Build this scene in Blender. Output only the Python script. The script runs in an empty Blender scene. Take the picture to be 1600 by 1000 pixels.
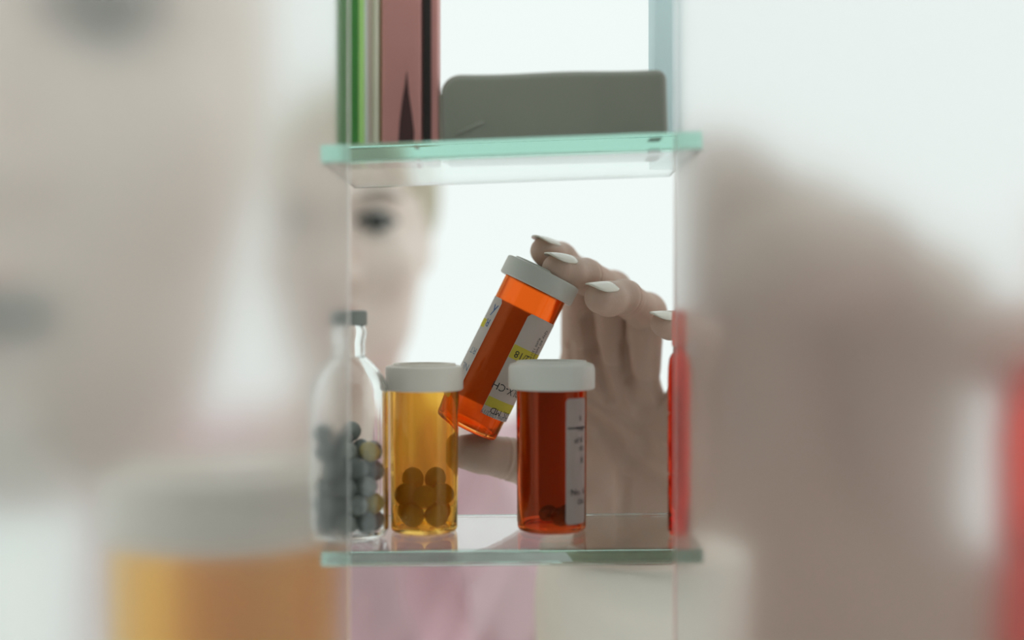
import bpy, bmesh, math, random
import numpy as np
from mathutils import Vector, Matrix

random.seed(4)
rng = np.random.default_rng(7)
C = bpy.context.scene.collection
S = bpy.context.scene

# ------------------------------------------------------------------ camera, world, exposure
F = 1850.0            # focal length in pixels of the 1600 wide frame
HZ = 482.0            # pixel row of the horizon
cam = bpy.data.cameras.new('camera')
cam_o = bpy.data.objects.new('camera', cam)
C.objects.link(cam_o)
cam_o.location = (0, 0, 0)
cam_o.rotation_euler = (math.radians(90), 0, 0)
cam.sensor_width = 36.0
cam.lens = 36.0 * F / 1600.0
cam.shift_y = -(500.0 - HZ) / 1600.0
cam.clip_start = 0.01
cam.clip_end = 50
cam.dof.use_dof = True
cam.dof.focus_distance = 0.522
cam.dof.aperture_fstop = cam.lens / 20.0
S.camera = cam_o

world = bpy.data.worlds.new('world')
S.world = world
world.use_nodes = True
bg = world.node_tree.nodes['Background']
bg.inputs['Color'].default_value = (0.915, 0.985, 0.965, 1)
bg.inputs['Strength'].default_value = 1.05

S.view_settings.view_transform = 'Standard'
S.view_settings.look = 'None'
S.view_settings.gamma = 1
S.view_settings.use_curve_mapping = False
S.view_settings.exposure = 0.0
S.cycles.max_bounces = 20
S.cycles.transmission_bounces = 20
S.cycles.glossy_bounces = 8
S.cycles.diffuse_bounces = 5
S.cycles.transparent_max_bounces = 16


def P(px, py, y):
    """a point of the place at depth y, read off the photograph"""
    return Vector(((px - 800.0) / F * y, y, (HZ - py) / F * y))


# ------------------------------------------------------------------ materials
def new_mat(name):
    m = bpy.data.materials.new(name)
    m.use_nodes = True
    nt = m.node_tree
    for n in list(nt.nodes):
        nt.nodes.remove(n)
    out = nt.nodes.new('ShaderNodeOutputMaterial')
    return m, nt, out


def principled(name, col, rough=0.5, metal=0.0, spec=0.5, var=0.0, scale=60.0, bump=0.0, bscale=400.0, bdist=0.0005, sss=0.0, sssr=(0.006, 0.003, 0.002), coat=0.0):
    m, nt, out = new_mat(name)
    b = nt.nodes.new('ShaderNodeBsdfPrincipled')
    b.inputs['Base Color'].default_value = (*col, 1)
    b.inputs['Roughness'].default_value = rough
    b.inputs['Metallic'].default_value = metal
    b.inputs['Specular IOR Level'].default_value = spec
    b.inputs['Coat Weight'].default_value = coat
    if sss:
        b.inputs['Subsurface Weight'].default_value = sss
        b.inputs['Subsurface Radius'].default_value = sssr
        b.inputs['Subsurface Scale'].default_value = 1.0
    tc = nt.nodes.new('ShaderNodeTexCoord')
    if var:
        n = nt.nodes.new('ShaderNodeTexNoise')
        n.inputs['Scale'].default_value = scale
        n.inputs['Detail'].default_value = 4
        nt.links.new(tc.outputs['Object'], n.inputs['Vector'])
        mx = nt.nodes.new('ShaderNodeMix')
        mx.data_type = 'RGBA'
        mx.inputs[6].default_value = (*[c * (1 - var) for c in col], 1)
        mx.inputs[7].default_value = (*[min(1, c * (1 + var)) for c in col], 1)
        nt.links.new(n.outputs['Fac'], mx.inputs[0])
        nt.links.new(mx.outputs[2], b.inputs['Base Color'])
    if bump:
        n = nt.nodes.new('ShaderNodeTexNoise')
        n.inputs['Scale'].default_value = bscale
        n.inputs['Detail'].default_value = 3
        nt.links.new(tc.outputs['Object'], n.inputs['Vector'])
        bp = nt.nodes.new('ShaderNodeBump')
        bp.inputs['Strength'].default_value = bump
        bp.inputs['Distance'].default_value = bdist
        nt.links.new(n.outputs['Fac'], bp.inputs['Height'])
        nt.links.new(bp.outputs['Normal'], b.inputs['Normal'])
    nt.links.new(b.outputs['BSDF'], out.inputs['Surface'])
    return m


def glass(name, col, rough=0.0, ior=1.46, absorb=None, density=0.0):
    m, nt, out = new_mat(name)
    g = nt.nodes.new('ShaderNodeBsdfGlass')
    g.inputs['Color'].default_value = (*col, 1)
    g.inputs['Roughness'].default_value = rough
    g.inputs['IOR'].default_value = ior
    nt.links.new(g.outputs['BSDF'], out.inputs['Surface'])
    if absorb:
        v = nt.nodes.new('ShaderNodeVolumeAbsorption')
        v.inputs['Color'].default_value = (*absorb, 1)
        v.inputs['Density'].default_value = density
        nt.links.new(v.outputs['Volume'], out.inputs['Volume'])
    return m


def frosted(name, rough, veil, col):
    m, nt, out = new_mat(name)
    g = nt.nodes.new('ShaderNodeBsdfGlass')
    g.inputs['Color'].default_value = (1.0, 1.0, 1.0, 1)
    g.inputs['Roughness'].default_value = rough
    g.inputs['IOR'].default_value = 1.3
    t = nt.nodes.new('ShaderNodeBsdfTranslucent')
    t.inputs['Color'].default_value = (*col, 1)
    mx = nt.nodes.new('ShaderNodeMixShader')
    mx.inputs[0].default_value = veil
    nt.links.new(g.outputs['BSDF'], mx.inputs[1])
    nt.links.new(t.outputs['BSDF'], mx.inputs[2])
    nt.links.new(mx.outputs['Shader'], out.inputs['Surface'])
    return m


def paper(name, col, trans=0.35):
    m, nt, out = new_mat(name)
    d = nt.nodes.new('ShaderNodeBsdfDiffuse')
    d.inputs['Color'].default_value = (*col, 1)
    t = nt.nodes.new('ShaderNodeBsdfTranslucent')
    t.inputs['Color'].default_value = (*col, 1)
    mx = nt.nodes.new('ShaderNodeMixShader')
    mx.inputs[0].default_value = trans
    nt.links.new(d.outputs['BSDF'], mx.inputs[1])
    nt.links.new(t.outputs['BSDF'], mx.inputs[2])
    nt.links.new(mx.outputs['Shader'], out.inputs['Surface'])
    return m


M = {}
M['wall'] = principled('white_wall_paint', (0.95, 0.96, 0.955), 0.9, spec=0.1, var=0.01, scale=3)
M['board'] = principled('light_block_grey', (0.22, 0.225, 0.21), 0.8, spec=0.2, var=0.03, scale=8)
M['shelf'] = glass('green_edged_glass', (1, 1, 1), 0.0, 1.5, (0.15, 0.70, 0.52), 10.0)
M['frost'] = frosted('frosted_glass', 0.29, 0.07, (0.95, 0.97, 0.97))
M['amber'] = glass('amber_plastic', (0.955, 0.815, 0.49), 0.02, 1.42)
M['orange'] = glass('orange_plastic', (0.955, 0.585, 0.31), 0.02, 1.42)
M['brown_orange'] = glass('dark_orange_plastic', (0.94, 0.54, 0.34), 0.03, 1.42)
M['clear'] = glass('clear_glass', (0.985, 0.99, 0.985), 0.0, 1.45)
M['red'] = glass('red_plastic', (1.0, 0.42, 0.30), 0.05, 1.42)
M['red_cap'] = principled('red_cap_plastic', (0.75, 0.12, 0.07), 0.3)
M['cap'] = principled('white_cap_plastic', (0.64, 0.63, 0.575), 0.35, spec=0.4)
M['cap_warm'] = principled('ivory_cap_plastic', (0.80, 0.73, 0.65), 0.35, spec=0.4)
M['cap_grey'] = principled('grey_cap_plastic', (0.26, 0.275, 0.25), 0.45, spec=0.4)
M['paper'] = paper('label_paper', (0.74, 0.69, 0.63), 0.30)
M['paper_shaded'] = paper('shaded_label_paper', (0.44, 0.36, 0.33), 0.10)  # unlit look of the dark vial's label put into the paper colour
M['yellow'] = paper('yellow_highlighter', (0.72, 0.62, 0.10), 0.2)
M['ink'] = principled('black_ink', (0.05, 0.05, 0.055), 0.7, spec=0.1)
M['ink_blue'] = principled('blue_ink', (0.10, 0.16, 0.30), 0.7, spec=0.1)
M['ink_grey'] = principled('blue_grey_ink', (0.22, 0.27, 0.33), 0.7, spec=0.1)
M['pill'] = paper('gold_pill', (0.92, 0.72, 0.40), 0.5)
M['pill_dark'] = principled('dark_pill', (0.20, 0.12, 0.08), 0.4)
M['pellet_grey'] = principled('grey_pellet', (0.22, 0.24, 0.225), 0.6, var=0.2, scale=200)
M['pellet_pale'] = principled('pale_pellet', (0.36, 0.38, 0.355), 0.6, var=0.2, scale=200)
M['pellet_yellow'] = principled('yellow_pellet', (0.55, 0.42, 0.12), 0.5)
M['skin'] = principled('skin', (0.58, 0.41, 0.325), 0.5, spec=0.3, var=0.10, scale=45, bump=0.25, bscale=700, bdist=0.0004, sss=0.25, sssr=(0.006, 0.002, 0.0012))
M['skin_veiled'] = principled('veiled_skin', (0.55, 0.44, 0.365), 0.6, spec=0.2, var=0.08, scale=12)  # pale haze of the panel greyed into the skin colour
M['skin_face'] = principled('face_skin', (0.86, 0.74, 0.66), 0.55, spec=0.3, var=0.06, scale=20)
M['nail'] = principled('pale_nail_varnish', (0.80, 0.74, 0.63), 0.2, spec=0.6, coat=0.4)
M['shirt'] = principled('mauve_pink_cloth', (0.80, 0.585, 0.63), 0.85, spec=0.15, var=0.06, scale=40)
M['cream_cloth'] = principled('cream_cloth', (0.95, 0.88, 0.78), 0.9, spec=0.1, var=0.03, scale=30)
M['hair'] = principled('dark_blond_hair', (0.50, 0.44, 0.31), 0.5, var=0.25, scale=90)
M['eye_dark'] = principled('dark_grey_iris', (0.05, 0.06, 0.055), 0.3)
M['eye_white'] = principled('eye_white', (0.65, 0.65, 0.62), 0.3)
M['lips'] = principled('rose_lips', (0.50, 0.25, 0.22), 0.4)
M['brow'] = principled('brown_eyebrow', (0.16, 0.13, 0.09), 0.7)
M['greybar'] = principled('olive_grey_wrap', (0.30, 0.305, 0.25), 0.38, spec=0.5, var=0.10, scale=30)
M['greybar_end'] = principled('olive_grey_end', (0.5, 0.48, 0.4), 0.3, spec=0.5)
M['foil'] = principled('rose_foil', (0.72, 0.33, 0.305), 0.42, metal=0.25, var=0.06, scale=40)
M['foil_dark'] = principled('dark_maroon_mark', (0.075, 0.030, 0.030), 0.45)
M['gap_dark'] = principled('black_brown_gap', (0.030, 0.022, 0.020), 0.4)
M['green'] = principled('green_carton', (0.075, 0.30, 0.06), 0.35, var=0.2, scale=90)
M['lime'] = principled('lime_carton_edge', (0.52, 0.88, 0.28), 0.4)
M['white_card'] = principled('white_card', (0.85, 0.85, 0.84), 0.6)
M['beige_card'] = principled('beige_card', (0.82, 0.69, 0.60), 0.6, var=0.05)
M['cream_card'] = principled('cream_card', (0.85, 0.80, 0.64), 0.6)
M['olive_card'] = principled('olive_card', (0.45, 0.42, 0.20), 0.5)
M['bluebox'] = paper('pale_blue_carton', (0.86, 0.97, 0.98), 0.62)
M['support'] = principled('support_laminate', (0.75, 0.75, 0.72), 0.5)


# ------------------------------------------------------------------ object helpers
def link(name, me, mat, parent=None, smooth=True):
    o = bpy.data.objects.new(name, me)
    C.objects.link(o)
    if mat is not None:
        for mm in (mat if isinstance(mat, (list, tuple)) else [mat]):
            me.materials.append(mm)
    if smooth:
        me.polygons.foreach_set('use_smooth', [True] * len(me.polygons))
    if parent is not None:
        o.parent = parent
    return o


def tag(o, label, cat, group=None, kind=None):
    if label: o['label'] = label
    if cat: o['category'] = cat
    if group: o['group'] = group
    if kind: o['kind'] = kind
    return o


def thing(name, loc, label, cat, group=None, rot=(0, 0, 0)):
    o = bpy.data.objects.new(name, None)
    o.empty_display_size = 0.01
    C.objects.link(o)
    o.location = loc
    o.rotation_euler = rot
    return tag(o, label, cat, group)


def mesh_from(name, verts, faces):
    me = bpy.data.meshes.new(name)
    me.from_pydata([tuple(v) for v in verts], [], faces)
    me.validate()
    me.update()
    return me


def lathe(name, prof, n=64, ripple=None):
    """closed solid of revolution about Z; profile of (r, z) going from axis to axis, outside first"""
    verts, rings = [], []
    for (r, z) in prof:
        if r < 1e-7:
            rings.append([len(verts)]); verts.append((0, 0, z))
        else:
            ring = []
            for k in range(n):
                a = 2 * math.pi * k / n
                rr = r
                if ripple and ripple(r, z): rr = r * (1 + ripple(r, z) * math.cos(a * n / 4))
                ring.append(len(verts)); verts.append((rr * math.sin(a), -rr * math.cos(a), z))
            rings.append(ring)
    faces = []
    for A, B in zip(rings[:-1], rings[1:]):
        if len(A) == 1 and len(B) == 1: continue
        for k in range(n):
            k2 = (k + 1) % n
            if len(A) == 1: faces.append((A[0], B[k], B[k2]))
            elif len(B) == 1: faces.append((A[k], B[0], A[k2]))
            else: faces.append((A[k], B[k], B[k2], A[k2]))
    me = mesh_from(name, verts, faces)
    bm = bmesh.new(); bm.from_mesh(me)
    bmesh.ops.recalc_face_normals(bm, faces=bm.faces)
    bm.to_mesh(me); bm.free()
    return me


def sharpen(o, deg=40):
    """smooth shading with split edges beyond an angle"""
    me = o.data
    bm = bmesh.new(); bm.from_mesh(me)
    for e in bm.edges:
        if len(e.link_faces) == 2 and e.calc_face_angle(0) > math.radians(deg):
            e.smooth = False
    bm.to_mesh(me); bm.free()
    return o


def box_mesh(name, sx, sy, sz, bevel=0.0, seg=3, z0=True, warp=None):
    bm = bmesh.new()
    bmesh.ops.create_cube(bm, size=1.0)
    for v in bm.verts:
        v.co = Vector((v.co.x * sx, v.co.y * sy, (v.co.z + (0.5 if z0 else 0)) * sz))
    if bevel:
        bmesh.ops.bevel(bm, geom=list(bm.edges), offset=bevel, segments=seg, profile=0.5, affect='EDGES')
    if warp:
        for v in bm.verts: v.co = Vector(warp(v.co))
    me = bpy.data.meshes.new(name)
    bm.to_mesh(me); bm.free()
    return me


def arc_patch(name, r, t0, t1, z0, z1, n=48, corner=0.0, r2=None):
    """sheet bent round a cylinder, angle from the -Y side towards +X (degrees); corner rounding in metres"""
    r2 = r if r2 is None else r2
    verts, faces = [], []
    for i in range(n + 1):
        t = t0 + (t1 - t0) * i / n
        edge = min(abs(t - t0), abs(t1 - t)) * math.pi / 180 * r
        c = 0.0
        if corner and edge < corner:
            c = corner - math.sqrt(max(0, corner ** 2 - (corner - edge) ** 2))
        for z in (z0 + c, z1 - c):
            rr = r + (r2 - r) * (z - z0) / max(1e-9, z1 - z0)
            a = math.radians(t)
            verts.append((rr * math.sin(a), -rr * math.cos(a), z))
    for i in range(n):
        faces.append((2 * i, 2 * i + 2, 2 * i + 3, 2 * i + 1))
    return mesh_from(name, verts, faces)


def wrapped_text(body, size, r, theta, z, parent, mat, flip=True, spin=0.0, sx=1.0):
    """lettering laid on a cylinder of radius r; flip: upside down"""
    cu = bpy.data.curves.new('lettering', 'FONT')
    cu.body = body; cu.size = size; cu.align_x = 'CENTER'; cu.align_y = 'CENTER'; cu.resolution_u = 2
    tmp = bpy.data.objects.new('lettering_source', cu)
    C.objects.link(tmp)
    bpy.context.view_layer.update()
    me = bpy.data.meshes.new_from_object(tmp)
    bpy.data.objects.remove(tmp)
    bpy.data.curves.remove(cu)
    me.name = 'lettering'
    cs, sn = math.cos(math.radians(spin)), math.sin(math.radians(spin))
    for v in me.vertices:
        x, y = v.co.x * sx, v.co.y
        x, y = x * cs - y * sn, x * sn + y * cs
        if flip: x, y = -x, -y
        a = math.radians(theta) + x / r
        v.co = (r * math.sin(a), -r * math.cos(a), z + y)
    me.materials.clear()
    return link('lettering', me, mat, parent, smooth=False)


# ------------------------------------------------------------------ implicit surfaces (bodies)
def sn(Fd, origin, h):
    """naive surface nets: mesh of the zero level of a scalar grid, negative inside"""
    ins = Fd < 0
    nx, ny, nz = Fd.shape
    c = np.zeros((nx - 1, ny - 1, nz - 1), np.uint8)
    offs = [(i, j, k) for i in (0, 1) for j in (0, 1) for k in (0, 1)]
    for (i, j, k) in offs:
        c += ins[i:nx - 1 + i, j:ny - 1 + j, k:nz - 1 + k]
    act = np.argwhere((c > 0) & (c < 8))
    idx = -np.ones(c.shape, np.int64)
    idx[act[:, 0], act[:, 1], act[:, 2]] = np.arange(len(act))
    pos = np.zeros((len(act), 3)); cnt = np.zeros(len(act))
    for a in offs:
        for ax in range(3):
            if a[ax]: continue
            b = list(a); b[ax] = 1
            fa = Fd[act[:, 0] + a[0], act[:, 1] + a[1], act[:, 2] + a[2]]
            fb = Fd[act[:, 0] + b[0], act[:, 1] + b[1], act[:, 2] + b[2]]
            m = (fa < 0) != (fb < 0)
            t = np.where(m, fa / np.where(m, fa - fb, 1), 0)
            p = np.array(a, float)[None, :] + t[:, None] * (np.array(b, float) - np.array(a, float))[None, :]
            pos[m] += p[m]; cnt[m] += 1
    V = (act + pos / cnt[:, None]) * h + np.asarray(origin)[None, :]
    quads = []
    for ax in range(3):
        u, w = (ax + 1) % 3, (ax + 2) % 3
        sl0 = [slice(None)] * 3; sl1 = [slice(None)] * 3
        sl0[ax] = slice(0, -1); sl1[ax] = slice(1, None)
        for s in (sl0, sl1):
            s[u] = slice(1, -1); s[w] = slice(1, -1)
        A, B = ins[tuple(sl0)], ins[tuple(sl1)]
        e = np.argwhere(A != B)
        if not len(e): continue
        flip = A[e[:, 0], e[:, 1], e[:, 2]]
        base = e.copy(); base[:, u] += 1; base[:, w] += 1
        q = []
        for (du, dw) in ((-1, -1), (0, -1), (0, 0), (-1, 0)):
            p = base.copy(); p[:, u] += du; p[:, w] += dw
            q.append(idx[p[:, 0], p[:, 1], p[:, 2]])
        q = np.stack(q, 1)
        q[~flip] = q[~flip][:, ::-1]
        quads.append(q)
    return V, np.concatenate(quads)


def smin(a, b, k):
    if k <= 0: return np.minimum(a, b)
    hh = np.maximum(k - np.abs(a - b), 0) / k
    return np.minimum(a, b) - hh * hh * k * 0.25


class Field:
    def __init__(self, lo, hi, h):
        self.lo = np.array(lo, float); self.h = h
        n = np.ceil((np.array(hi, float) - self.lo) / h).astype(int) + 1
        self.ax = [(self.lo[i] + np.arange(n[i]) * h).astype(np.float32) for i in range(3)]
        self.F = np.full(tuple(n), 1.0, np.float32)

    def sl(self, lo, hi):
        s = []
        for i in range(3):
            a = int(max(0, math.floor((lo[i] - self.lo[i]) / self.h)))
            b = int(min(len(self.ax[i]), math.ceil((hi[i] - self.lo[i]) / self.h) + 1))
            if b <= a: return None
            s.append(slice(a, b))
        return tuple(s)

    def grid(self, s):
        return np.meshgrid(self.ax[0][s[0]], self.ax[1][s[1]], self.ax[2][s[2]], indexing='ij', sparse=True)

    def put(self, s, d, k, sub=False):
        if sub: self.F[s] = -smin(-self.F[s], d, k)
        else: self.F[s] = smin(self.F[s], d, k)

    def cone(self, a, b, ra, rb, k=0.0, flat=None, sub=False):
        """tapered capsule a-b"""
        a = np.array(a, float); b = np.array(b, float)
        pad = max(ra, rb) + k + 3 * self.h + 0.004
        s = self.sl(np.minimum(a, b) - pad, np.maximum(a, b) + pad)
        if s is None: return
        X, Y, Z = self.grid(s)
        d = b - a; L2 = float(d @ d) + 1e-12
        t = np.clip(((X - a[0]) * d[0] + (Y - a[1]) * d[1] + (Z - a[2]) * d[2]) / L2, 0, 1)
        q = np.sqrt((X - a[0] - t * d[0]) ** 2 + (Y - a[1] - t * d[1]) ** 2 + (Z - a[2] - t * d[2]) ** 2)
        self.put(s, (q - (ra + (rb - ra) * t)).astype(np.float32), k, sub)

    def ell(self, c, r, k=0.0, R=None, sub=False):
        c = np.array(c, float); r = np.array(r, float)
        pad = r.max() + k + 3 * self.h + 0.004
        s = self.sl(c - pad, c + pad)
        if s is None: return
        X, Y, Z = self.grid(s)
        x, y, z = X - c[0], Y - c[1], Z - c[2]
        if R is not None:
            Ri = np.array(R.transposed())
            x, y, z = (Ri[0][0] * x + Ri[0][1] * y + Ri[0][2] * z, Ri[1][0] * x + Ri[1][1] * y + Ri[1][2] * z, Ri[2][0] * x + Ri[2][1] * y + Ri[2][2] * z)
        k0 = np.sqrt((x / r[0]) ** 2 + (y / r[1]) ** 2 + (z / r[2]) ** 2)
        k1 = np.sqrt((x / r[0] ** 2) ** 2 + (y / r[1] ** 2) ** 2 + (z / r[2] ** 2) ** 2) + 1e-9
        self.put(s, (k0 * (k0 - 1) / k1).astype(np.float32), k, sub)

    def groove(self, p, d, rad, amp, w, side=None):
        """shallow crease round a limb at p across direction d; side: only where it faces this way"""
        p = np.array(p, float); d = np.array(d, float); d /= np.linalg.norm(d)
        s = self.sl(p - rad * 1.6, p + rad * 1.6)
        if s is None: return
        X, Y, Z = self.grid(s)
        x, y, z = X - p[0], Y - p[1], Z - p[2]
        t = x * d[0] + y * d[1] + z * d[2]
        g = np.exp(-(t / w) ** 2)
        if side is not None:
            n = np.array(side, float)
            n -= d * (n @ d); n /= np.linalg.norm(n)
            q = (x * n[0] + y * n[1] + z * n[2]) / rad
            g = g * np.clip(q * 1.5 + 0.4, 0, 1)
        rr = np.sqrt(np.maximum(x * x + y * y + z * z - t * t, 0))
        g = g * np.clip((rad * 1.45 - rr) / (rad * 0.3), 0, 1)
        self.F[s] += (amp * g).astype(np.float32)

    def mesh(self):
        return sn(self.F, self.lo, self.h)


def np_mesh(name, parts):
    vs, fs, base = [], [], 0
    for V, Q in parts:
        vs.append(V); fs.append(Q + base); base += len(V)
    V = np.concatenate(vs); Q = np.concatenate(fs)
    me = bpy.data.meshes.new(name)
    me.vertices.add(len(V)); me.vertices.foreach_set('co', V.astype(np.float32).ravel())
    me.loops.add(len(Q) * 4); me.loops.foreach_set('vertex_index', Q.astype(np.int32).ravel())
    me.polygons.add(len(Q)); me.polygons.foreach_set('loop_start', np.arange(0, len(Q) * 4, 4, dtype=np.int32))
    me.polygons.foreach_set('loop_total', np.full(len(Q), 4, np.int32)) if bpy.app.version < (4, 1, 0) else None
    me.update(calc_edges=True)
    me.validate()
    return me


# ------------------------------------------------------------------ setting
me = box_mesh('wall_back', 9, 0.1, 7, z0=False)
o = link('wall_back', me, M['wall'], smooth=False); o.location = (0, 3.2, 0); o['kind'] = 'structure'
me = box_mesh('light_block_board', 1.15, 0.02, 1.15, 0.002, z0=False)
o = link('light_block_board', me, M['board'], smooth=False); o.location = (0, -0.06, 0.0); o['kind'] = 'structure'  # added board behind the camera, blocks and dims the frontal light
SUPPORT_Z = -0.354

# glass shelves
ZF, ZB = 0.458, 0.5394


def glass_shelf(top_front, roll, depth0, depth1, thick, label):
    me = box_mesh('glass_shelf', 0.148, depth1 - depth0, thick, 0.0007, 2)
    o = link('glass_shelf', me, M['shelf'], smooth=False)
    o.location = (0, (depth0 + depth1) / 2, top_front - thick)
    o.rotation_euler = (0, -math.radians(roll), 0)
    tag(o, label, 'shelf', 'glass shelves of the cabinet')
    return o


UP_TOP, LOW_TOP = 0.0660, -0.0936
glass_shelf(UP_TOP, 2.1, ZF, 0.553, 0.0072, 'upper green edged glass shelf carrying cartons and the grey bar')
glass_shelf(LOW_TOP, 0.45, ZF, ZB, 0.0056, 'lower green edged glass shelf carrying the standing pill vials')

# made-up frosted glass panels, added beside the opening to blur both sides
PANE_Y = 0.4535
for side, name_label in ((-1, 'added tall frosted glass panel left of the opening, blurring an amber vial'), (1, 'added tall frosted glass panel right of the opening, blurring a brownish hand')):
    w = 0.30
    me = box_mesh('added_frosted_panel', w, 0.003, 0.76, 0.0004, 1, z0=False)
    o = link('added_frosted_panel', me, M['frost'], smooth=False)
    edge = 253.0 / F * PANE_Y
    o.location = (side * (edge + w / 2), PANE_Y - 0.0015, 0.02)
    tag(o, name_label, 'glass panel', 'added frosted panels flanking the opening')


# ------------------------------------------------------------------ vials
def make_vial(loc, r0, r1, H, rc, hc, body_mat, cap_mat, label, rot=(0, 0, 0), k=1.0, wall=0.0011, cap_round=0.0012, name='pill_vial', group='orange pill vials', ridge=True):
    t = thing(name, loc, label, 'pill bottle', group, rot)
    f = 0.0014 * k; w = wall * k
    prof = [(0, 0.0006 * k), (r0 * 0.8, 0.0006 * k), (r0 * 0.86, 0), (r0 - f, 0), (r0 - f * 0.3, f * 0.3), (r0, f)]
    prof += [(r0 + (r1 - r0) * q, f + (H - f) * q) for q in (0.25, 0.5, 0.75, 1.0)]
    prof += [(r1 - w, H)]
    prof += [(r1 - w + (r0 - r1) * (1 - q), f + (H - f) * q) for q in (0.75, 0.5, 0.25)]
    prof += [(r0 - w, 0.0030 * k), (r0 - w * 1.8, 0.0018 * k), (0, 0.0018 * k)]
    sharpen(link('vial_body', lathe('vial_body', prof, 72), body_mat, t), 50)
    cr = cap_round * k
    zc = H - hc + 0.0022 * k
    prof = [(0, zc + hc)]
    if ridge:
        prof += [(rc * 0.66, zc + hc), (rc * 0.68, zc + hc + 0.0009 * k), (rc * 0.80, zc + hc + 0.0009 * k), (rc * 0.82, zc + hc)]
    prof += [(rc - cr, zc + hc), (rc - cr * 0.3, zc + hc - cr * 0.3), (rc, zc + hc - cr), (rc, zc + 0.0006 * k), (rc - 0.0006 * k, zc),
             (rc - 0.0016 * k, zc), (r1 + 0.0004 * k, zc + 0.0008 * k), (r1 + 0.0004 * k, zc + hc - 0.0016 * k), (0, zc + hc - 0.0016 * k)]
    sharpen(link('cap', lathe('cap', prof, 72), cap_mat, t), 35)
    return t


shelf_z = lambda x: LOW_TOP + x * math.tan(math.radians(0.45))

# amber vial
ax = (663 - 800) / F * 0.5
amber = make_vial((ax, 0.500, shelf_z(ax) + 0.0004), 0.0140, 0.0147, 0.0672, 0.0164, 0.0103, M['amber'], M['cap_warm'],
                  'amber yellow pill vial with ivory cap, round pills at its bottom, no paper label')
# dark vial with a label
bx = (862 - 800) / F * 0.5
dark = make_vial((bx, 0.500, shelf_z(bx) + 0.0004), 0.0144, 0.0149, 0.0680, 0.0183, 0.0110, M['brown_orange'], M['cap'],
                 'dark brown orange vial with wide white cap standing on the glass shelf', cap_round=0.0022)
link('back_label', arc_patch('back_label', 0.01475, 96, 262, 0.0020, 0.0585, 64, 0.0016, 0.01500), M['paper'], dark)
lab = link('paper_label', arc_patch('paper_label', 0.01475, 21, 66, 0.0040, 0.0560, 32, 0.0016, 0.01500), M['paper_shaded'], dark)
for (txt, th, z, sz) in (('II', 50, 0.0475, 0.0030), ('TAB', 50, 0.0432, 0.0026), ('of II', 46, 0.0385, 0.0034), ('10', 52, 0.0350, 0.0030), ('R', 54, 0.0300, 0.0034), ('No. 6', 46, 0.0172, 0.0038), ('OK', 52, 0.0130, 0.0032)):
    wrapped_text(txt, sz, 0.01512, th, z, lab, M['ink'], flip=False)
link('rule_line', arc_patch('rule_line', 0.01510, 24, 66, 0.0434, 0.0440, 12), M['ink'], lab)

# held vial
tilt = math.radians(26.5)
base = P(729, 667, 0.537)
held = make_vial(base, 0.0143, 0.0149, 0.0765, 0.0178, 0.0088, M['orange'], M['cap'],
                 'orange labelled pill vial held tilted between the fingers and thumb', rot=(0, tilt, 0), cap_round=0.0010)
RL = 0.01495
lab = link('paper_label', arc_patch('paper_label', RL, 9, 315, 0.0100, 0.0590, 72, 0.0018), M['paper'], held)
link('highlight_band', arc_patch('highlight_band', RL + 0.00005, 9.5, 120, 0.0375, 0.0438, 32), M['yellow'], lab)
link('highlight_band', arc_patch('highlight_band', RL + 0.00005, 9.5, 120, 0.0140, 0.0184, 32), M['yellow'], lab)
link('highlight_band', arc_patch('highlight_band', RL + 0.00005, 272, 298, 0.0440, 0.0480, 12), M['yellow'], lab)
R2 = RL + 0.0001
wrapped_text('11/12/18', 0.0046, R2, 48, 0.0402, lab, M['ink'])
wrapped_text('OLX-CH', 0.0048, R2, 40, 0.0240, lab, M['ink'])
wrapped_text('OS, MD', 0.0042, R2, 49, 0.0132, lab, M['ink'])
wrapped_text('Discard after 12/12/19', 0.0030, R2, 50, 0.0112, lab, M['ink_grey'], sx=0.8)
wrapped_text('Qty 60 tablets', 0.0026, R2, 60, 0.0478, lab, M['ink'], spin=90)
wrapped_text('Refill 12/15', 0.0022, R2, 50, 0.0460, lab, M['ink'], spin=90)
wrapped_text('y', 0.0080, R2, 305, 0.0545, lab, M['ink_blue'], flip=False)
wrapped_text('R', 0.0052, R2, 304, 0.0470, lab, M['ink_blue'])
wrapped_text('RT', 0.0042, R2, 302, 0.0330, lab, M['ink_grey'])
wrapped_text('NL', 0.0046, R2, 302, 0.0250, lab, M['ink_grey'])


# pills
def pack(n, R, r, z0, steps=400, seed=1):
    g = np.random.default_rng(seed)
    p = np.stack([g.uniform(-R * 0.6, R * 0.6, n), g.uniform(-R * 0.6, R * 0.6, n), z0 + r + g.uniform(0, n * r * r * r * 5.0 / (R * R), n)], 1)
    for s in range(steps):
        p[:, 2] -= r * 0.02
        for _ in range(3):
            d = p[:, None] - p[None]
            L = np.linalg.norm(d, axis=2) + np.eye(n)
            ov = np.clip(1.96 * r - L, 0, None) * (1 - np.eye(n))
            p += (d / L[..., None] * ov[..., None]).sum(1) * 0.45
            rr = np.linalg.norm(p[:, :2], axis=1)
            m = rr > R - r
            p[m, :2] *= ((R - r) / rr[m])[:, None]
            p[:, 2] = np.maximum(p[:, 2], z0 + r)
    return p


def ball_mesh(name, r, squash=(1, 1, 1), sub=2):
    bm = bmesh.new()
    bmesh.ops.create_icosphere(bm, subdivisions=sub, radius=r)
    for v in bm.verts: v.co = Vector((v.co.x * squash[0], v.co.y * squash[1], v.co.z * squash[2]))
    me = bpy.data.meshes.new(name); bm.to_mesh(me); bm.free()
    return me


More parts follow.
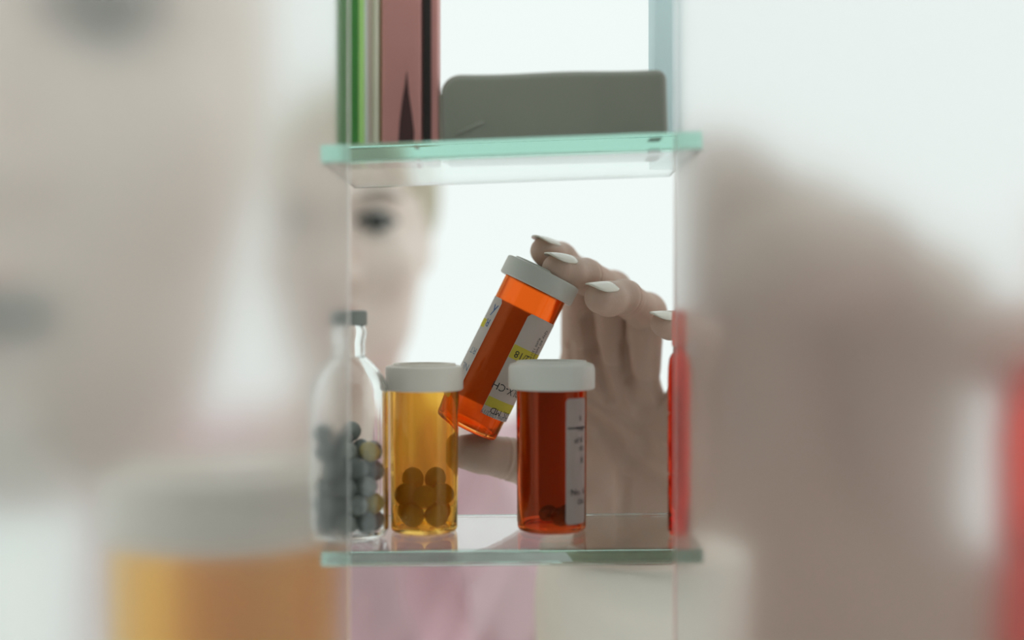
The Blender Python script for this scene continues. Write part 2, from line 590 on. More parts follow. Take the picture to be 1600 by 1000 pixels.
def scatter_balls(name, pts, loc, me_mats, label, cat, group, rs):
    protos = []
    for me, mat in me_mats:
        me.materials.append(mat)
        me.polygons.foreach_set('use_smooth', [True] * len(me.polygons))
        protos.append(me)
    for i, p in enumerate(pts):
        me = protos[rs.choice(range(len(protos))) if len(protos) > 1 else 0]
        o = bpy.data.objects.new(name, me)
        C.objects.link(o)
        o.location = Vector(loc) + Vector(p)
        o.rotation_euler = (rs.uniform(0, 3), rs.uniform(0, 3), rs.uniform(0, 3))
        tag(o, label if isinstance(label, str) else label[protos.index(me)], cat, group)


scatter_balls('pill', pack(10, 0.0127, 0.0050, 0.0020, seed=11, steps=900), amber.location, [(ball_mesh('pill', 0.0050, (1, 1, 0.92), 3), M['pill'])],
              'round gold pill heaped with others at the bottom of the amber vial', 'pill', 'pills in the amber vial', random.Random(2))
scatter_balls('pill', pack(3, 0.0128, 0.0042, 0.0022, seed=5), dark.location, [(ball_mesh('pill', 0.0042, (1, 1, 0.8)), M['pill_dark'])],
              'dark round pill at the bottom of the dark orange vial', 'pill', 'pills in the dark vial', random.Random(3))


# ------------------------------------------------------------------ clear bottles
def make_bottle(loc, R, H, rn, rc, zsh, zneck, zcap, label, k=1.0):
    t = thing('glass_bottle', loc, label, 'bottle')
    w = 0.0016 * k
    f = 0.004 * k
    prof = [(0, 0.001 * k), (R * 0.7, 0.001 * k), (R * 0.78, 0), (R - f, 0), (R - f * 0.3, f * 0.3), (R, f), (R, zsh * 0.5), (R, zsh)]
    for q in (0.15, 0.3, 0.45, 0.6, 0.75, 0.9, 1.0):
        a = q * math.pi / 2
        prof.append((rn + (R - rn) * (0.5 + 0.5 * math.cos(q * math.pi)), zsh + (zneck - zsh) * math.sin(a) ** 1.15))
    prof += [(rn, zneck + (zcap - zneck) * 0.5), (rn * 1.1, zcap - 0.0025 * k), (rn * 1.1, zcap - 0.001 * k), (rn, zcap), (rn, zcap + (H - zcap) * 0.6)]
    inner = [(max(0.001, r - w), z) for (r, z) in prof[6:]][::-1]
    prof += inner + [(R - w, f), (R - f, 0.003 * k), (0, 0.003 * k)]
    sharpen(link('bottle_glass', lathe('bottle_glass', prof, 72), M['clear'], t), 60)
    capp = [(0, H), (rc - 0.0012 * k, H), (rc - 0.0003 * k, H - 0.0003 * k), (rc, H - 0.0012 * k), (rc, zcap + 0.001 * k), (rn + 0.0003 * k, zcap + 0.001 * k), (rn + 0.0003 * k, H - 0.0015 * k), (0, H - 0.0015 * k)]
    sharpen(link('cap', lathe('cap', capp, 96, None), M['cap_grey'], t), 35)
    return t


cx, cy = (545 - 800) / F * 0.486, 0.486
zb = shelf_z(cx) + 0.0003
hgt = lambda py, y: (HZ - py) / F * y - zb
bot = make_bottle((cx, cy, zb), 0.0164, hgt(485, cy), 0.0067, 0.0075, hgt(612, cy), hgt(557, cy), hgt(512, cy),
                  'clear glass bottle with dark grey cap, half full of grey round pellets')
pp = pack(42, 0.0148, 0.0044, 0.0032, steps=900, seed=12)
scatter_balls('pellet', pp, bot.location,
              [(ball_mesh('pellet', 0.0044, (1, 1, .9)), m_) for m_ in (M['pellet_grey'], M['pellet_pale'], M['pellet_grey'], M['pellet_grey'], M['pellet_pale'], M['pellet_grey'], M['pellet_grey'], M['pellet_pale'], M['pellet_yellow'])],
              ['grey round pellet in the clear glass bottle', 'pale grey round pellet in the clear glass bottle', 'grey round pellet in the clear glass bottle', 'grey round pellet in the clear glass bottle', 'pale grey round pellet in the clear glass bottle', 'grey round pellet in the clear glass bottle', 'grey round pellet in the clear glass bottle', 'pale grey round pellet in the clear glass bottle', 'yellow round pellet among the grey ones in the glass bottle'],
              'pellet', None, random.Random(9))
for o in list(C.objects):
    if o.name.startswith('pellet'):
        o['group'] = o['label'].split(' in ')[0].split(' among')[0] + 's in the glass bottle'


# ------------------------------------------------------------------ red bottle at the right edge
def make_red(loc, R, H, label, k):
    t = thing('red_bottle', loc, label, 'bottle')
    w = 0.0013 * k
    prof = [(0, 0.0006 * k), (R * 0.8, 0.0006 * k), (R * 0.88, 0), (R - 0.002 * k, 0), (R, 0.002 * k)]
    zt = H * 0.80
    for zr in (0.27, 0.54):
        z = H * zr
        prof += [(R, z - 0.0012 * k), (R - 0.0009 * k, z), (R, z + 0.0012 * k)]
    prof += [(R, zt * 0.86), (R * 0.965, zt * 0.93), (R * 0.86, zt * 0.98), (R * 0.7, zt), (R * 0.52, zt * 1.015), (R * 0.5, H * 0.86)]
    inner = [(r - w, z) for (r, z) in prof[4:]][::-1]
    prof += inner + [(0, 0.0022 * k)]
    link('bottle_body', lathe('bottle_body', prof, 64), M['red'], t)
    rc = R * 0.62
    capp = [(0, H), (rc - 0.001 * k, H), (rc, H - 0.001 * k), (rc, H * 0.84), (R * 0.5 + 0.0003 * k, H * 0.84), (R * 0.5 + 0.0003 * k, H - 0.0015 * k), (0, H - 0.0015 * k)]
    sharpen(link('cap', lathe('cap', capp, 64), M['red_cap'], t), 35)
    return t


rx = (1060.5 - 800) / F * 0.486
make_red((rx, 0.486, shelf_z(rx) + 0.0004), 0.0045, 0.092, 'slim translucent red bottle at the right end of the lower shelf', 0.8)

# ------------------------------------------------------------------ things on the upper shelf
ush = lambda x: UP_TOP + x * math.tan(math.radians(2.1)) + 0.0002
ROLL = (0, -math.radians(2.1), 0)


def on_upper(name, px0, px1, y, label, cat, rotz=0.0):
    x = ((px0 + px1) / 2 - 800) / F * y
    return thing(name, (x, y, ush(x)), label, cat, None, (0, -math.radians(2.1) * 0.0, rotz))


# grey wrapped bar
gy = 0.488
gx0, gx1 = (690 - 800) / F * (gy - 0.012), (1045 - 800) / F * (gy - 0.012)
t = thing('wrapped_bar', ((gx0 + gx1) / 2, gy, ush((gx0 + gx1) / 2) + 0.0002), 'long olive grey wrapped bar lying on the upper glass shelf', 'package', None, (0, -math.radians(1.5), 0))
gw, gh, gd = gx1 - gx0, 0.0284, 0.026


def soft_bar(co):
    x, y, z = co
    u = x / (gw / 2)
    z2 = z * (1 - 0.006 * math.cos(u * 2.2)) + 0.00025 * math.sin(u * 5.0 + 1) * (z / gh)
    y2 = y * (1.0 + 0.03 * math.cos(u * 4))
    return (x, y2, z2)


bm = bmesh.new()
bmesh.ops.create_cube(bm, size=1.0)
for v in bm.verts: v.co = Vector((v.co.x * gw, v.co.y * gd, (v.co.z + 0.5) * gh))
le = [e for e in bm.edges if all(v.co.x < 0 for v in e.verts) and abs(e.verts[0].co.y - e.verts[1].co.y) > 0.01 and e.verts[0].co.z > gh * 0.5]
bmesh.ops.bevel(bm, geom=le, offset=0.0085, segments=6, profile=0.5, affect='EDGES')
le = [e for e in bm.edges if all(v.co.x > gw * 0.49 for v in e.verts) and abs(e.verts[0].co.y - e.verts[1].co.y) > 0.01 and e.verts[0].co.z > gh * 0.5]
bmesh.ops.bevel(bm, geom=le, offset=0.0042, segments=4, profile=0.5, affect='EDGES')
le = [e for e in bm.edges if len(e.link_faces) == 2 and e.calc_face_angle(0) > 0.6]
bmesh.ops.bevel(bm, geom=le, offset=0.0032, segments=5, profile=0.5, affect='EDGES')
bmesh.ops.subdivide_edges(bm, edges=[e for e in bm.edges if abs(e.verts[0].co.x - e.verts[1].co.x) > 0.02], cuts=14, use_grid_fill=True)
for v in bm.verts: v.co = Vector(soft_bar(v.co))
me = bpy.data.meshes.new('wrapper'); bm.to_mesh(me); bm.free()
link('wrapper', me, M['greybar'], t)
# folded end flap on the left end
flap = box_mesh('end_flap', 0.0045, gd * 0.78, gh * 0.70, 0.0018, 3)
o = link('end_flap', flap, M['greybar_end'], t); o.location = (-gw / 2 + 0.0008, 0, 0.0012)
o['label'] = 'paler folded end of the wrapper'
crease = box_mesh('fold_crease', 0.012, 0.0006, 0.0016, 0.0003, 1)
o = link('fold_crease', crease, M['greybar'], t); o.location = (-gw / 2 + 0.012, -gd / 2 + 0.0001, 0.0055); o.rotation_euler = (0, math.radians(-22), 0)

# rose foil packets
t = on_upper('foil_packet', 598, 662, 0.484, 'rose brown foil packet with a dark tapered mark, standing upright', 'packet')
pw = (662 - 599) / F * 0.476
link('packet_body', box_mesh('packet_body', pw, 0.016, 0.085, 0.0012, 3), M['foil'], t)
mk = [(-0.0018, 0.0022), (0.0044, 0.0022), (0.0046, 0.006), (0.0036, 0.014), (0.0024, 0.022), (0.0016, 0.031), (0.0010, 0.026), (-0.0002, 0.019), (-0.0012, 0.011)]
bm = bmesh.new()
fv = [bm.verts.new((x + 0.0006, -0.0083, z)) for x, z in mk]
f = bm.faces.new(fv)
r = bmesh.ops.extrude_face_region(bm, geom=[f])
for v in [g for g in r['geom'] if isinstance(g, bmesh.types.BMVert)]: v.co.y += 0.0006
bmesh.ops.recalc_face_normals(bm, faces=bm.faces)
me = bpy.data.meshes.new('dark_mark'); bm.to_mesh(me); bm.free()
link('dark_mark', me, M['foil_dark'], t, smooth=False)  # thin dark maroon shape, tapering upwards, on the packet front
t = on_upper('foil_packet', 662, 687, 0.485, 'narrow rose brown packet with painted dark gap beside the grey bar', 'packet')
q = (687 - 662) / F * 0.477
link('packet_body', box_mesh('packet_body', q, 0.016, 0.085, 0.0010, 3), M['foil'], t)
o = link('dark_gap_strip', box_mesh('dark_gap_strip', q * 0.52, 0.002, 0.0845, 0.0004, 2), M['gap_dark'], t); o.location = (-q * 0.20, -0.0078, 0.0003)  # dark strip painted in for the shaded gap between the packets
o['label'] = 'dark strip painted for the shaded gap'

# folded leaflets: white, beige, cream, olive
t = on_upper('folded_leaflet', 570, 600, 0.484, 'folded beige and white paper leaflet between green carton and rose packet', 'leaflet')
sx = 1 / F * 0.477
for (a, b, mat, dy, lean, nm) in ((572, 578, 'white_card', -0.001, 0.35, 'white_fold'), (577, 588, 'beige_card', 0.001, 0.2, 'beige_fold'), (586, 595, 'cream_card', -0.0005, -0.1, 'cream_fold'), (594.5, 599.5, 'olive_card', 0.0015, 0.0, 'olive_edge')):
    o = link(nm, box_mesh(nm, (b - a) * sx, 0.014, 0.085, 0.0006, 2), M[mat], t)
    o.location = (((a + b) / 2 - 585) * sx, dy, 0); o.rotation_euler = (0, math.radians(-lean), 0)

# green carton
t = on_upper('green_carton', 530, 572, 0.482, 'glossy green carton with lime edge at the left end of the upper shelf', 'carton')
o = link('carton_body', box_mesh('carton_body', 34 / F * 0.474, 0.016, 0.085, 0.0005, 2), M['green'], t); o.location = (-4 / F * 0.474, 0, 0)
o = link('lime_edge', box_mesh('lime_edge', 8 / F * 0.474, 0.0155, 0.085, 0.0006, 2), M['lime'], t); o.location = (17 / F * 0.474, -0.0004, 0)

# pale blue carton at the right
by = 0.520
bx0, bx1 = (1023 - 800) / F * 0.508, (1064 - 800) / F * 0.508
t = thing('blue_carton', ((bx0 + bx1) / 2, by, ush((bx0 + bx1) / 2)), 'tall pale blue carton standing behind the right end of the grey bar', 'carton')
link('carton_body', box_mesh('carton_body', bx1 - bx0, 0.024, 0.105, 0.0008, 2), M['bluebox'], t)

# ------------------------------------------------------------------ the person
MM = 0.001


def chain(fi, pts, rads, k=0.0025):
    for a, b, ra, rb in zip(pts[:-1], pts[1:], rads[:-1], rads[1:]):
        fi.cone(a, b, ra, rb, k)


fingers = {
    # MCP, PIP, DIP, tip (photograph pixel, depth)
    'index':  ([P(905, 590, .584), P(903, 432, .578), P(876, 404, .560), P(850, 392, .5455)], [.0092, .0080, .0073, .0064]),
    'middle': ([P(947, 610, .584), P(956, 455, .573), P(915, 432, .5475), P(872, 421, .5290)], [.0096, .0087, .0080, .0073]),
    'ring':   ([P(1000, 625, .582), P(1009, 490, .566), P(976, 465, .5420), P(938, 465, .5255)], [.0092, .0088, .0079, .0071]),
    'little': ([P(1060, 655, .578), P(1097, 528, .560), P(1068, 508, .5420), P(1036, 506, .5290)], [.0084, .0073, .0066, .0057]),
}
WRIST = P(985, 905, .588)
ELBOW = Vector((.055, .76, -.26))
thumb = ([P(945, 800, .582), P(868, 748, .566), P(792, 716, .551), P(726, 706, .542)], [.0135, .0098, .0092, .0078])


def build_hand(h):
    lo = (0.5 * 0 - 0.028, 0.505, -0.142); hi = (0.118, 0.64, 0.036)
    pal = Field(lo, hi, h)
    w = WRIST
    for nm, (pts, r) in fingers.items():
        m = pts[0]
        pal.cone(w.lerp(m, 0.15), m, .0165, .0098, .010)
    pal.cone(P(930, 770, .574), P(985, 870, .580), .015, .017, .012)       # thenar
    pal.cone(P(1060, 720, .574), P(1025, 860, .578), .0135, .016, .012)    # hypothenar
    pal.cone(w + Vector((-.010, 0, 0)), ELBOW + Vector((-.012, 0, 0)), .0190, .028, .02)
    pal.cone(w + Vector((.012, 0, 0)), ELBOW + Vector((.012, 0, 0)), .0190, .028, .02)
    base = pal.F.copy()
    out = base.copy()
    fi = Field(lo, hi, h)
    for nm, (pts, r) in fingers.items():
        fi.F[:] = 1.0
        chain(fi, pts, r, .003)
        d3 = (pts[3] - pts[2]).normalized(); d2 = (pts[2] - pts[1]).normalized(); d1 = (pts[1] - pts[0]).normalized()
        # finger pads
        pad = pts[3].lerp(pts[2], 0.35) + Vector((0, -.001, -.0012))
        fi.ell(pad, (r[3] * 1.02,) * 3, .003)
        # knuckle swelling at the outer side of the bends
        fi.ell(pts[1] + (d1 - d2).normalized() * .0012, (r[1] * 1.03,) * 3, .003)
        fi.groove(pts[2], d3 + d2, r[2], .00065, .0008)
        fi.groove(pts[2] - d2 * .0022, d2, r[2], .00035, .0007)
        fi.groove(pts[1] + d2 * .003, d2 + d1 * .3, r[1], .0007, .0009, side=-(d1 - d2))
        fi.groove(pts[0].lerp(pts[1], .30), d1, r[0], .0007, .0010, side=(0, -1, 0))
        fi.groove(pts[0].lerp(pts[1], .25), d1, r[0], .0005, .0010, side=(0, -1, 0))
        out = np.minimum(out, smin(base, fi.F, .007))
    pts, r = thumb
    fi.F[:] = 1.0
    chain(fi, pts, r, .004)
    fi.ell(pts[3].lerp(pts[2], .4) + Vector((0, 0, .001)), (.0092, .0088, .0088), .004)
    d = pts[3] - pts[2]
    fi.groove(pts[2], d, r[2], .0008, .0010)
    fi.groove(pts[2] + d.normalized() * .003, d, r[2], .0004, .0009)
    fi.groove(pts[1].lerp(pts[2], .5), pts[2] - pts[1], r[1], .0006, .0010)
    out = np.minimum(out, smin(base, fi.F, .011))
    fi.F = out
    # palm creases and hollows, set into the surface that faces the shelf
    def surf(px, py):
        for y in np.arange(.530, .600, .0004):
            p = P(px, py, y)
            ix = [int(round((p[i] - fi.lo[i]) / h)) for i in range(3)]
            if all(0 <= ix[i] < fi.F.shape[i] for i in range(3)) and fi.F[ix[0], ix[1], ix[2]] < 0:
                return p
        return P(px, py, .565)
    def crease(px, rad, depth, k):
        q = [surf(*p) + Vector((0, -rad + depth, 0)) for p in px]
        for a, b in zip(q[:-1], q[1:]): fi.cone(a, b, rad, rad, k, sub=True)
    crease([(918, 500), (926, 545), (938, 590), (950, 625)], .0030, .0026, .0025)
    crease([(978, 540), (982, 590), (990, 625)], .0026, .0022, .002)
    crease([(900, 640), (930, 655), (960, 690), (975, 745), (972, 800)], .0030, .0015, .003)
    crease([(905, 615), (950, 640), (1000, 670), (1045, 690)], .0020, .0010, .002)
    crease([(940, 680), (985, 720), (1040, 760)], .0040, .0013, .004)
    crease([(1000, 600), (1005, 640), (1010, 700)], .0040, .0012, .004)
    crease([(890, 540), (893, 580), (902, 620)], .0018, .0008, .002)
    # cut off at the forearm, hidden inside the coarse part of the arm
    Z = fi.ax[2][None, None, :]
    fi.F = np.maximum(fi.F, (-0.134 - Z).astype(np.float32))
    return fi.mesh()


hand_V, hand_Q = build_hand(0.0007)

# head, neck, torso and arm: coarse field
EYE = Vector((-0.135, 0.925, 0.0665))


def head_prims(f, O, s=1.0):
    A = lambda x, y, z: O + Vector((x, y, z)) * s
    E = lambda c, r, k=.012, sub=False: f.ell(A(*c), [q * s for q in r], k * s, None, sub)
    E((0, .080, .030), (.066, .092, .088))
    E((0, .047, -.035), (.059, .066, .085), .03)
    E((0, .030, -.088), (.043, .048, .034), .03)
    E((0, -.004, -.108), (.017, .015, .014), .018)
    for sx in (-1, 1):
        E((sx * .037, .004, -.034), (.022, .020, .022), .02)
        E((sx * .031, -.022, .001), (.0145, .013, .011), .010, True)
        E((sx * .060, .085, -.012), (.007, .016, .026), .006)
        f.cone(A(sx * .010, -.016, .020), A(sx * .042, -.004, .021), .009 * s, .007 * s, .01 * s)
        f.cone(A(sx * .002, -.0205, -.070), A(sx * .022, -.011, -.071), .0058 * s, .003 * s, .004 * s)
        f.cone(A(sx * .002, -.0195, -.079), A(sx * .020, -.011, -.076), .0065 * s, .003 * s, .004 * s)
        E((sx * .011, -.023, -.042), (.008, .009, .007), .006)
    f.cone(A(0, -.014, .006), A(0, -.034, -.038), .0068 * s, .0095 * s, .008 * s)


def build_body():
    h = .0038
    f = Field((-.36, .52, -.62), (.16, 1.24, .215), h)
    head_prims(f, EYE)
    nk = EYE + Vector((0, .088, -.07))
    f.cone(nk, EYE + Vector((-.006, .105, -.175)), .040, .044, .025)
    f.cone((-.135, 1.035, -.125), (.000, 1.005, -.142), .052, .046, .03)
    f.cone((-.135, 1.035, -.125), (-.275, 1.09, -.15), .052, .046, .03)
    f.cone((-.135, 1.05, -.21), (-.135, 1.05, -.60), .115, .105, .05)
    f.cone((.006, 1.0, -.146), tuple(ELBOW), .043, .034, .02)
    f.cone((-.280, 1.09, -.155), (-.29, 1.12, -.44), .043, .036, .02)
    f.cone((-.29, 1.12, -.44), (-.20, 1.10, -.62), .036, .03, .02)
    w = WRIST
    f.cone(w + Vector((-.010, 0, 0)), ELBOW + Vector((-.012, 0, 0)), .0190, .028, .02)
    f.cone(w + Vector((.012, 0, 0)), ELBOW + Vector((.012, 0, 0)), .0190, .028, .02)
    X, Y, Z = np.meshgrid(*f.ax, indexing='ij', sparse=True)
    arm_cut = np.where(Y < .66, Z + 0.127, -1.0).astype(np.float32)
    f.F = np.maximum(f.F, arm_cut)
    return f.mesh()


body_V, body_Q = build_body()
person = link('person', np_mesh('person', [(hand_V, hand_Q), (body_V, body_Q)]), [M['skin'], M['skin_face']])
nf = len(hand_Q)
mi = np.zeros(len(person.data.polygons), np.int32); mi[nf:] = 1
person.data.polygons.foreach_set('material_index', mi)
tag(person, 'blurred person in a mauve pink shirt reaching forward to hold a tilted orange vial', 'person')


def build_shirt():
    f = Field((-.39, .72, -.62), (.13, 1.27, -.04), .0045)
    f.cone((-.135, 1.04, -.135), (.004, 1.005, -.150), .060, .056, .03)
    f.cone((-.135, 1.04, -.135), (-.279, 1.09, -.158), .060, .056, .03)
    f.cone((-.135, 1.05, -.21), (-.135, 1.05, -.62), .128, .122, .05)
    f.cone((.006, 1.0, -.152), (.048, .79, -.250), .056, .060, .03)
    f.cone((-.280, 1.09, -.160), (-.292, 1.12, -.42), .055, .052, .03)
    X, Y, Z = np.meshgrid(*f.ax, indexing='ij', sparse=True)
    w1 = 62 * X + 34 * Z + 1.5 * np.sin(13 * Z + 6 * X)
    w2 = 96 * X - 30 * Z + 1.2 * np.sin(17 * Z)
    folds = .016 * (np.abs(np.sin(w1)) ** 0.8 - .6) + .006 * (np.abs(np.sin(w2 + 1.0)) - .6)
    f.F = (f.F + folds.astype(np.float32))
    # neckline
    c = EYE + Vector((0, .085, -.150))
    q = np.sqrt((X - c.x) ** 2 + ((Y - c.y) * .9) ** 2 + ((Z - c.z) * 0.8) ** 2)
    f.F = np.maximum(f.F, (.066 - q).astype(np.float32))
    # sleeve end
    a = Vector((.045, .81, -.240)); d = (ELBOW - Vector((.006, 1.0, -.152))).normalized()
    cut = (X - a.x) * d.x + (Y - a.y) * d.y + (Z - a.z) * d.z - .03
    f.F = np.maximum(f.F, np.where(X > -.06, np.where(Y < .93, cut, -1), -1).astype(np.float32))
    return f.mesh()


shirt = link('shirt', np_mesh('shirt', [build_shirt()]), M['shirt'], person)
shirt['label'] = 'mauve pink shirt with loose folds'


def build_hair(O, s=1.0, h=.004):
    f = Field(O + Vector((-.11, -.04, -.14)) * s, O + Vector((.11, .22, .15)) * s, h * s)
    A = lambda x, y, z: O + Vector((x, y, z)) * s
    f.ell(A(0, .088, .032), [q * s for q in (.0725, .099, .096)], 0)
    f.ell(A(0, .175, -.02), [q * s for q in (.045, .04, .05)], .03 * s)
    X, Y, Z = np.meshgrid(*f.ax, indexing='ij', sparse=True)
    # leave the face free
    c = A(0, -.02, -.02)
    face = np.sqrt(((X - c.x) / (.062 * s)) ** 2 + ((Y - c.y) / (.085 * s)) ** 2 + ((Z - c.z) / (.088 * s)) ** 2)
    f.F = np.maximum(f.F, ((1 - face) * .06 * s).astype(np.float32))
    low = (c.z - .085 * s - Z)
    f.F = np.maximum(f.F, (low).astype(np.float32))
    f.F += (.0012 * s * np.sin((X - O.x) * 420 / s + 60 * (Y - O.y) / s)).astype(np.float32)
    return f.mesh()


def face_bits(parent, O, s=1.0, loc=lambda v: v):
    for sx in (-1, 1):
        o = link('eye', ball_mesh('eye', .0118 * s, sub=3), [M['eye_white'], M['eye_dark']], parent)
        o.location = O + Vector((sx * .031, -.0075, 0)) * s
        idx = [1 if (p.center.y < -.0085 * s) else 0 for p in o.data.polygons]
        o.data.polygons.foreach_set('material_index', idx)
        # dark lash line and lid shadow make-up
        f = Field(O + Vector((sx * .031 - .022, -.030, -.012)) * s, O + Vector((sx * .031 + .022, .01, .034)) * s, .0011 * s)
        A = lambda x, y, z: O + Vector((sx * .031 + sx * x, y, z)) * s
        for i in range(6):
            a0, a1 = math.pi * i / 6, math.pi * (i + 1) / 6
            g = lambda a: A(-.015 * math.cos(a), -.0165 - .003 * math.sin(a), .0055 * math.sin(a))
            f.cone(g(a0), g(a1), .0021 * s, .0021 * s, 0)
            g2 = lambda a: A(-.014 * math.cos(a), -.0165 - .002 * math.sin(a), -.0045 * math.sin(a))
            f.cone(g2(a0), g2(a1), .0012 * s, .0012 * s, 0)
        lashes = link('eyelashes', np_mesh('eyelashes', [f.mesh()]), M['eye_dark'], parent)
        f = Field(O + Vector((sx * .031 - .026, -.030, .010)) * s, O + Vector((sx * .031 + .026, .015, .036)) * s, .0011 * s)
        f.cone(A(-.017, -.0205, .0195), A(.004, -.0175, .0235), .0026 * s, .0024 * s, .001)
        f.cone(A(.004, -.0175, .0235), A(.019, -.0085, .0195), .0024 * s, .0012 * s, .001)
        link('eyebrow', np_mesh('eyebrow', [f.mesh()]), M['brow'], parent)
    f = Field(O + Vector((-.03, -.04, -.09)) * s, O + Vector((.03, .01, -.06)) * s, .0012 * s)
    A = lambda x, y, z: O + Vector((x, y, z)) * s
    for sx in (-1, 1):
        f.cone(A(sx * .002, -.0215, -.0702), A(sx * .021, -.0125, -.0715), .0060 * s, .003 * s, .002 * s)
        f.cone(A(sx * .002, -.0205, -.0790), A(sx * .019, -.0125, -.0760), .0066 * s, .003 * s, .002 * s)
    link('lips', np_mesh('lips', [f.mesh()]), M['lips'], parent)


def build_cuff():
    f = Field((-.03, .49, -.36), (.16, .86, -.10), .0035)
    top = P(990, 850, .590); low = Vector((.066, .74, -.300))
    f.cone(top + Vector((-.006, 0, 0)), low + Vector((-.008, 0, 0)), .040, .050, .03)
    f.cone(top + Vector((.020, 0, 0)), low + Vector((.020, 0, 0)), .040, .050, .03)
    X, Y, Z = np.meshgrid(*f.ax, indexing='ij', sparse=True)
    f.F = f.F + (.0015 * np.sin(80 * X + 60 * Z)).astype(np.float32)
    f.F = np.maximum(f.F, (Z + 0.121).astype(np.float32))
    return f.mesh()


cuff = link('sleeve', np_mesh('sleeve', [build_cuff()]), M['cream_cloth'], person)
cuff['label'] = 'cream sleeve on the reaching forearm'
hair = link('hair', np_mesh('hair', [build_hair(EYE)]), M['hair'], person)
face_bits(person, EYE)


# fingernails
def nail(tip, d, n, width, length, beyond, name='fingernail', parent=person, thick=.0005):
    d = d.normalized(); n = (n - d * n.dot(d)).normalized(); b = d.cross(n)
    U, Vn = 12, 8
    top, verts, faces = [], [], []
    for layer in (0, 1):
        for i in range(U + 1):
            u = i / U
            wdt = width * (0.80 + 0.20 * math.sin(min(1, u / .4) * math.pi / 2)) if u < .55 else width * math.sqrt(max(0.0, 1 - ((u - .55) / .452) ** 2.0)) ** 1.0
            if u < .3: wdt *= math.sqrt(max(0.03, 1 - ((.3 - u) / .305) ** 2))
            for j in range(Vn + 1):
                v = -1 + 2 * j / Vn
                x = v * wdt
                drop = .85 * x * x / (width * 2.0)
                arch = -.8 * (u - .35) ** 2 * .0030 - (.0006 if layer else 0)
                base_dip = .006 * max(0, .30 - u) ** 2 - .0005 * (1 - u)
                arch -= base_dip
                p = tip + d * (-length + beyond + u * length) + b * x + n * (arch - drop)
                verts.append(p)
    N = (U + 1) * (Vn + 1)
    for L in (0, 1):
        for i in range(U):
            for j in range(Vn):
                q = [L * N + i * (Vn + 1) + j, L * N + (i + 1) * (Vn + 1) + j, L * N + (i + 1) * (Vn + 1) + j + 1, L * N + i * (Vn + 1) + j + 1]
                faces.append(q if L == 0 else q[::-1])
    rim = [i * (Vn + 1) for i in range(U + 1)] + [U * (Vn + 1) + j for j in range(1, Vn + 1)] + [i * (Vn + 1) + Vn for i in range(U - 1, -1, -1)] + list(range(Vn - 1, 0, -1))
    for a, c in zip(rim, rim[1:] + rim[:1]):
        faces.append((a, c, c + N, a + N))
    me = mesh_from(name, verts, faces)
    bm = bmesh.new(); bm.from_mesh(me); bmesh.ops.recalc_face_normals(bm, faces=bm.faces); bm.to_mesh(me); bm.free()
    return link(name, me, M['nail'], parent)


for nm, (pts, r) in fingers.items():
    d = (pts[3] - pts[2]).normalized()
    up = Vector((-.10, -.62, 1.0))
    n = (up - d * up.dot(d)).normalized()
    w = {'index': .0052, 'middle': .0060, 'ring': .0060, 'little': .0049}[nm]
    nd = (d + Vector((-.15, 0, 0.02))).normalized()
    nail(pts[3] + n * (r[3] * 1.0), nd, n, w, .0185, .0098)

# ------------------------------------------------------------------ made-up oversized things added behind the frosted panels
for sd in (-1, 1):
    me = box_mesh('added_support', 0.56, 0.42, 0.03, 0.002, 2)
    o = link('added_support', me, M['support'], smooth=False); o.location = (sd * 0.36, 0.70, SUPPORT_Z - 0.0305); o['kind'] = 'structure'  # unseen added supports, split so light comes up between them
KX = 3.162
G = lambda px, py, y: P((px - 547) * KX, (py - 342) * KX, y)

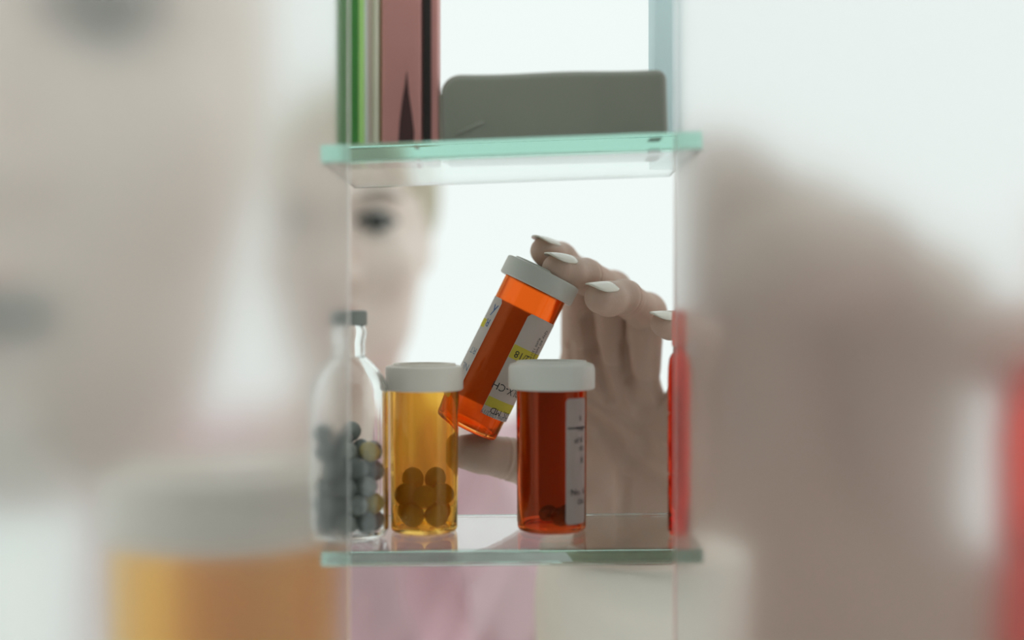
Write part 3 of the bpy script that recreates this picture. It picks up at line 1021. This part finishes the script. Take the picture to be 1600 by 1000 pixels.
# large amber jar
jy = 0.60
c = G(660, 600, jy)
jt = G(660, 573, jy).z
k = 3.9
make_vial((c.x, jy, SUPPORT_Z), 0.0140 * k * 0.98, 0.0147 * k, jt - SUPPORT_Z - 0.0022 * k, 0.0160 * k, 0.0085 * k, M['amber'], M['cap_warm'],
          'added large blurred amber vial with ivory cap behind the left frosted panel', k=k, name='pill_vial')
# large clear bottle with dark cap
cy2 = 0.68
c = G(517, 485, cy2)
zc = lambda py: G(517, py, cy2).z - SUPPORT_Z
bot2 = make_bottle((c.x, cy2, SUPPORT_Z), 0.0222 * 4.25, zc(485), 0.0128 * 4.35, 0.0145 * 4.42, zc(612), zc(557), zc(512),
                   'added large blurred clear bottle with dark grey cap behind the left frosted panel', k=4.3)
# large red bottle
ry = 0.61
c = G(1106, 500, ry)
make_red((c.x, ry, SUPPORT_Z), 0.066, 0.354 + 0.058, 'added large blurred red bottle behind the right frosted panel', 4.0)

# large pale face
fy = 0.83
SF = KX * fy / 0.93
fo = thing('pale_face', (0, fy, 0), 'added large blurred pale face behind the left frosted panel', 'face')
Oh = Vector((0, 0, 0))
f = Field((-.085 * SF, -.05 * SF, -.20 * SF), (.085 * SF, .10 * SF, .13 * SF), .005 * SF)
head_prims(f, Oh, SF)
f.F = np.maximum(f.F, (f.ax[1][None, :, None] - .075 * SF).astype(np.float32))
link('face_surface', np_mesh('face_surface', [f.mesh()]), M['skin_face'], fo)
face_bits(fo, Oh, SF)
fo.location = G(541, 350, fy)
fo.scale = (1, 0.40, 1)

# large hand shape
hy = 0.80
SH = KX * hy / 0.56
me = np_mesh('blurred_hand', [(hand_V - np.array(P(980, 600, .56)), hand_Q)])
bm = bmesh.new(); bm.from_mesh(me)
ref = P(980, 600, .56)
cutx = (905 - 800) / F * .56 - ref.x
r = bmesh.ops.bisect_plane(bm, geom=bm.verts[:] + bm.edges[:] + bm.faces[:], plane_co=(cutx, 0, 0), plane_no=(-1, 0, 0), clear_outer=True)
ed = [e for e in r['geom_cut'] if isinstance(e, bmesh.types.BMEdge)]
bmesh.ops.holes_fill(bm, edges=ed)
bm.to_mesh(me); bm.free()
o = link('blurred_hand', me, M['skin_veiled'])
o.location = G(971, 606, hy)
o.scale = (SH * 1.08, SH * 0.5, SH)
tag(o, 'added large blurred brownish hand with bent fingers behind the right frosted panel', 'hand')
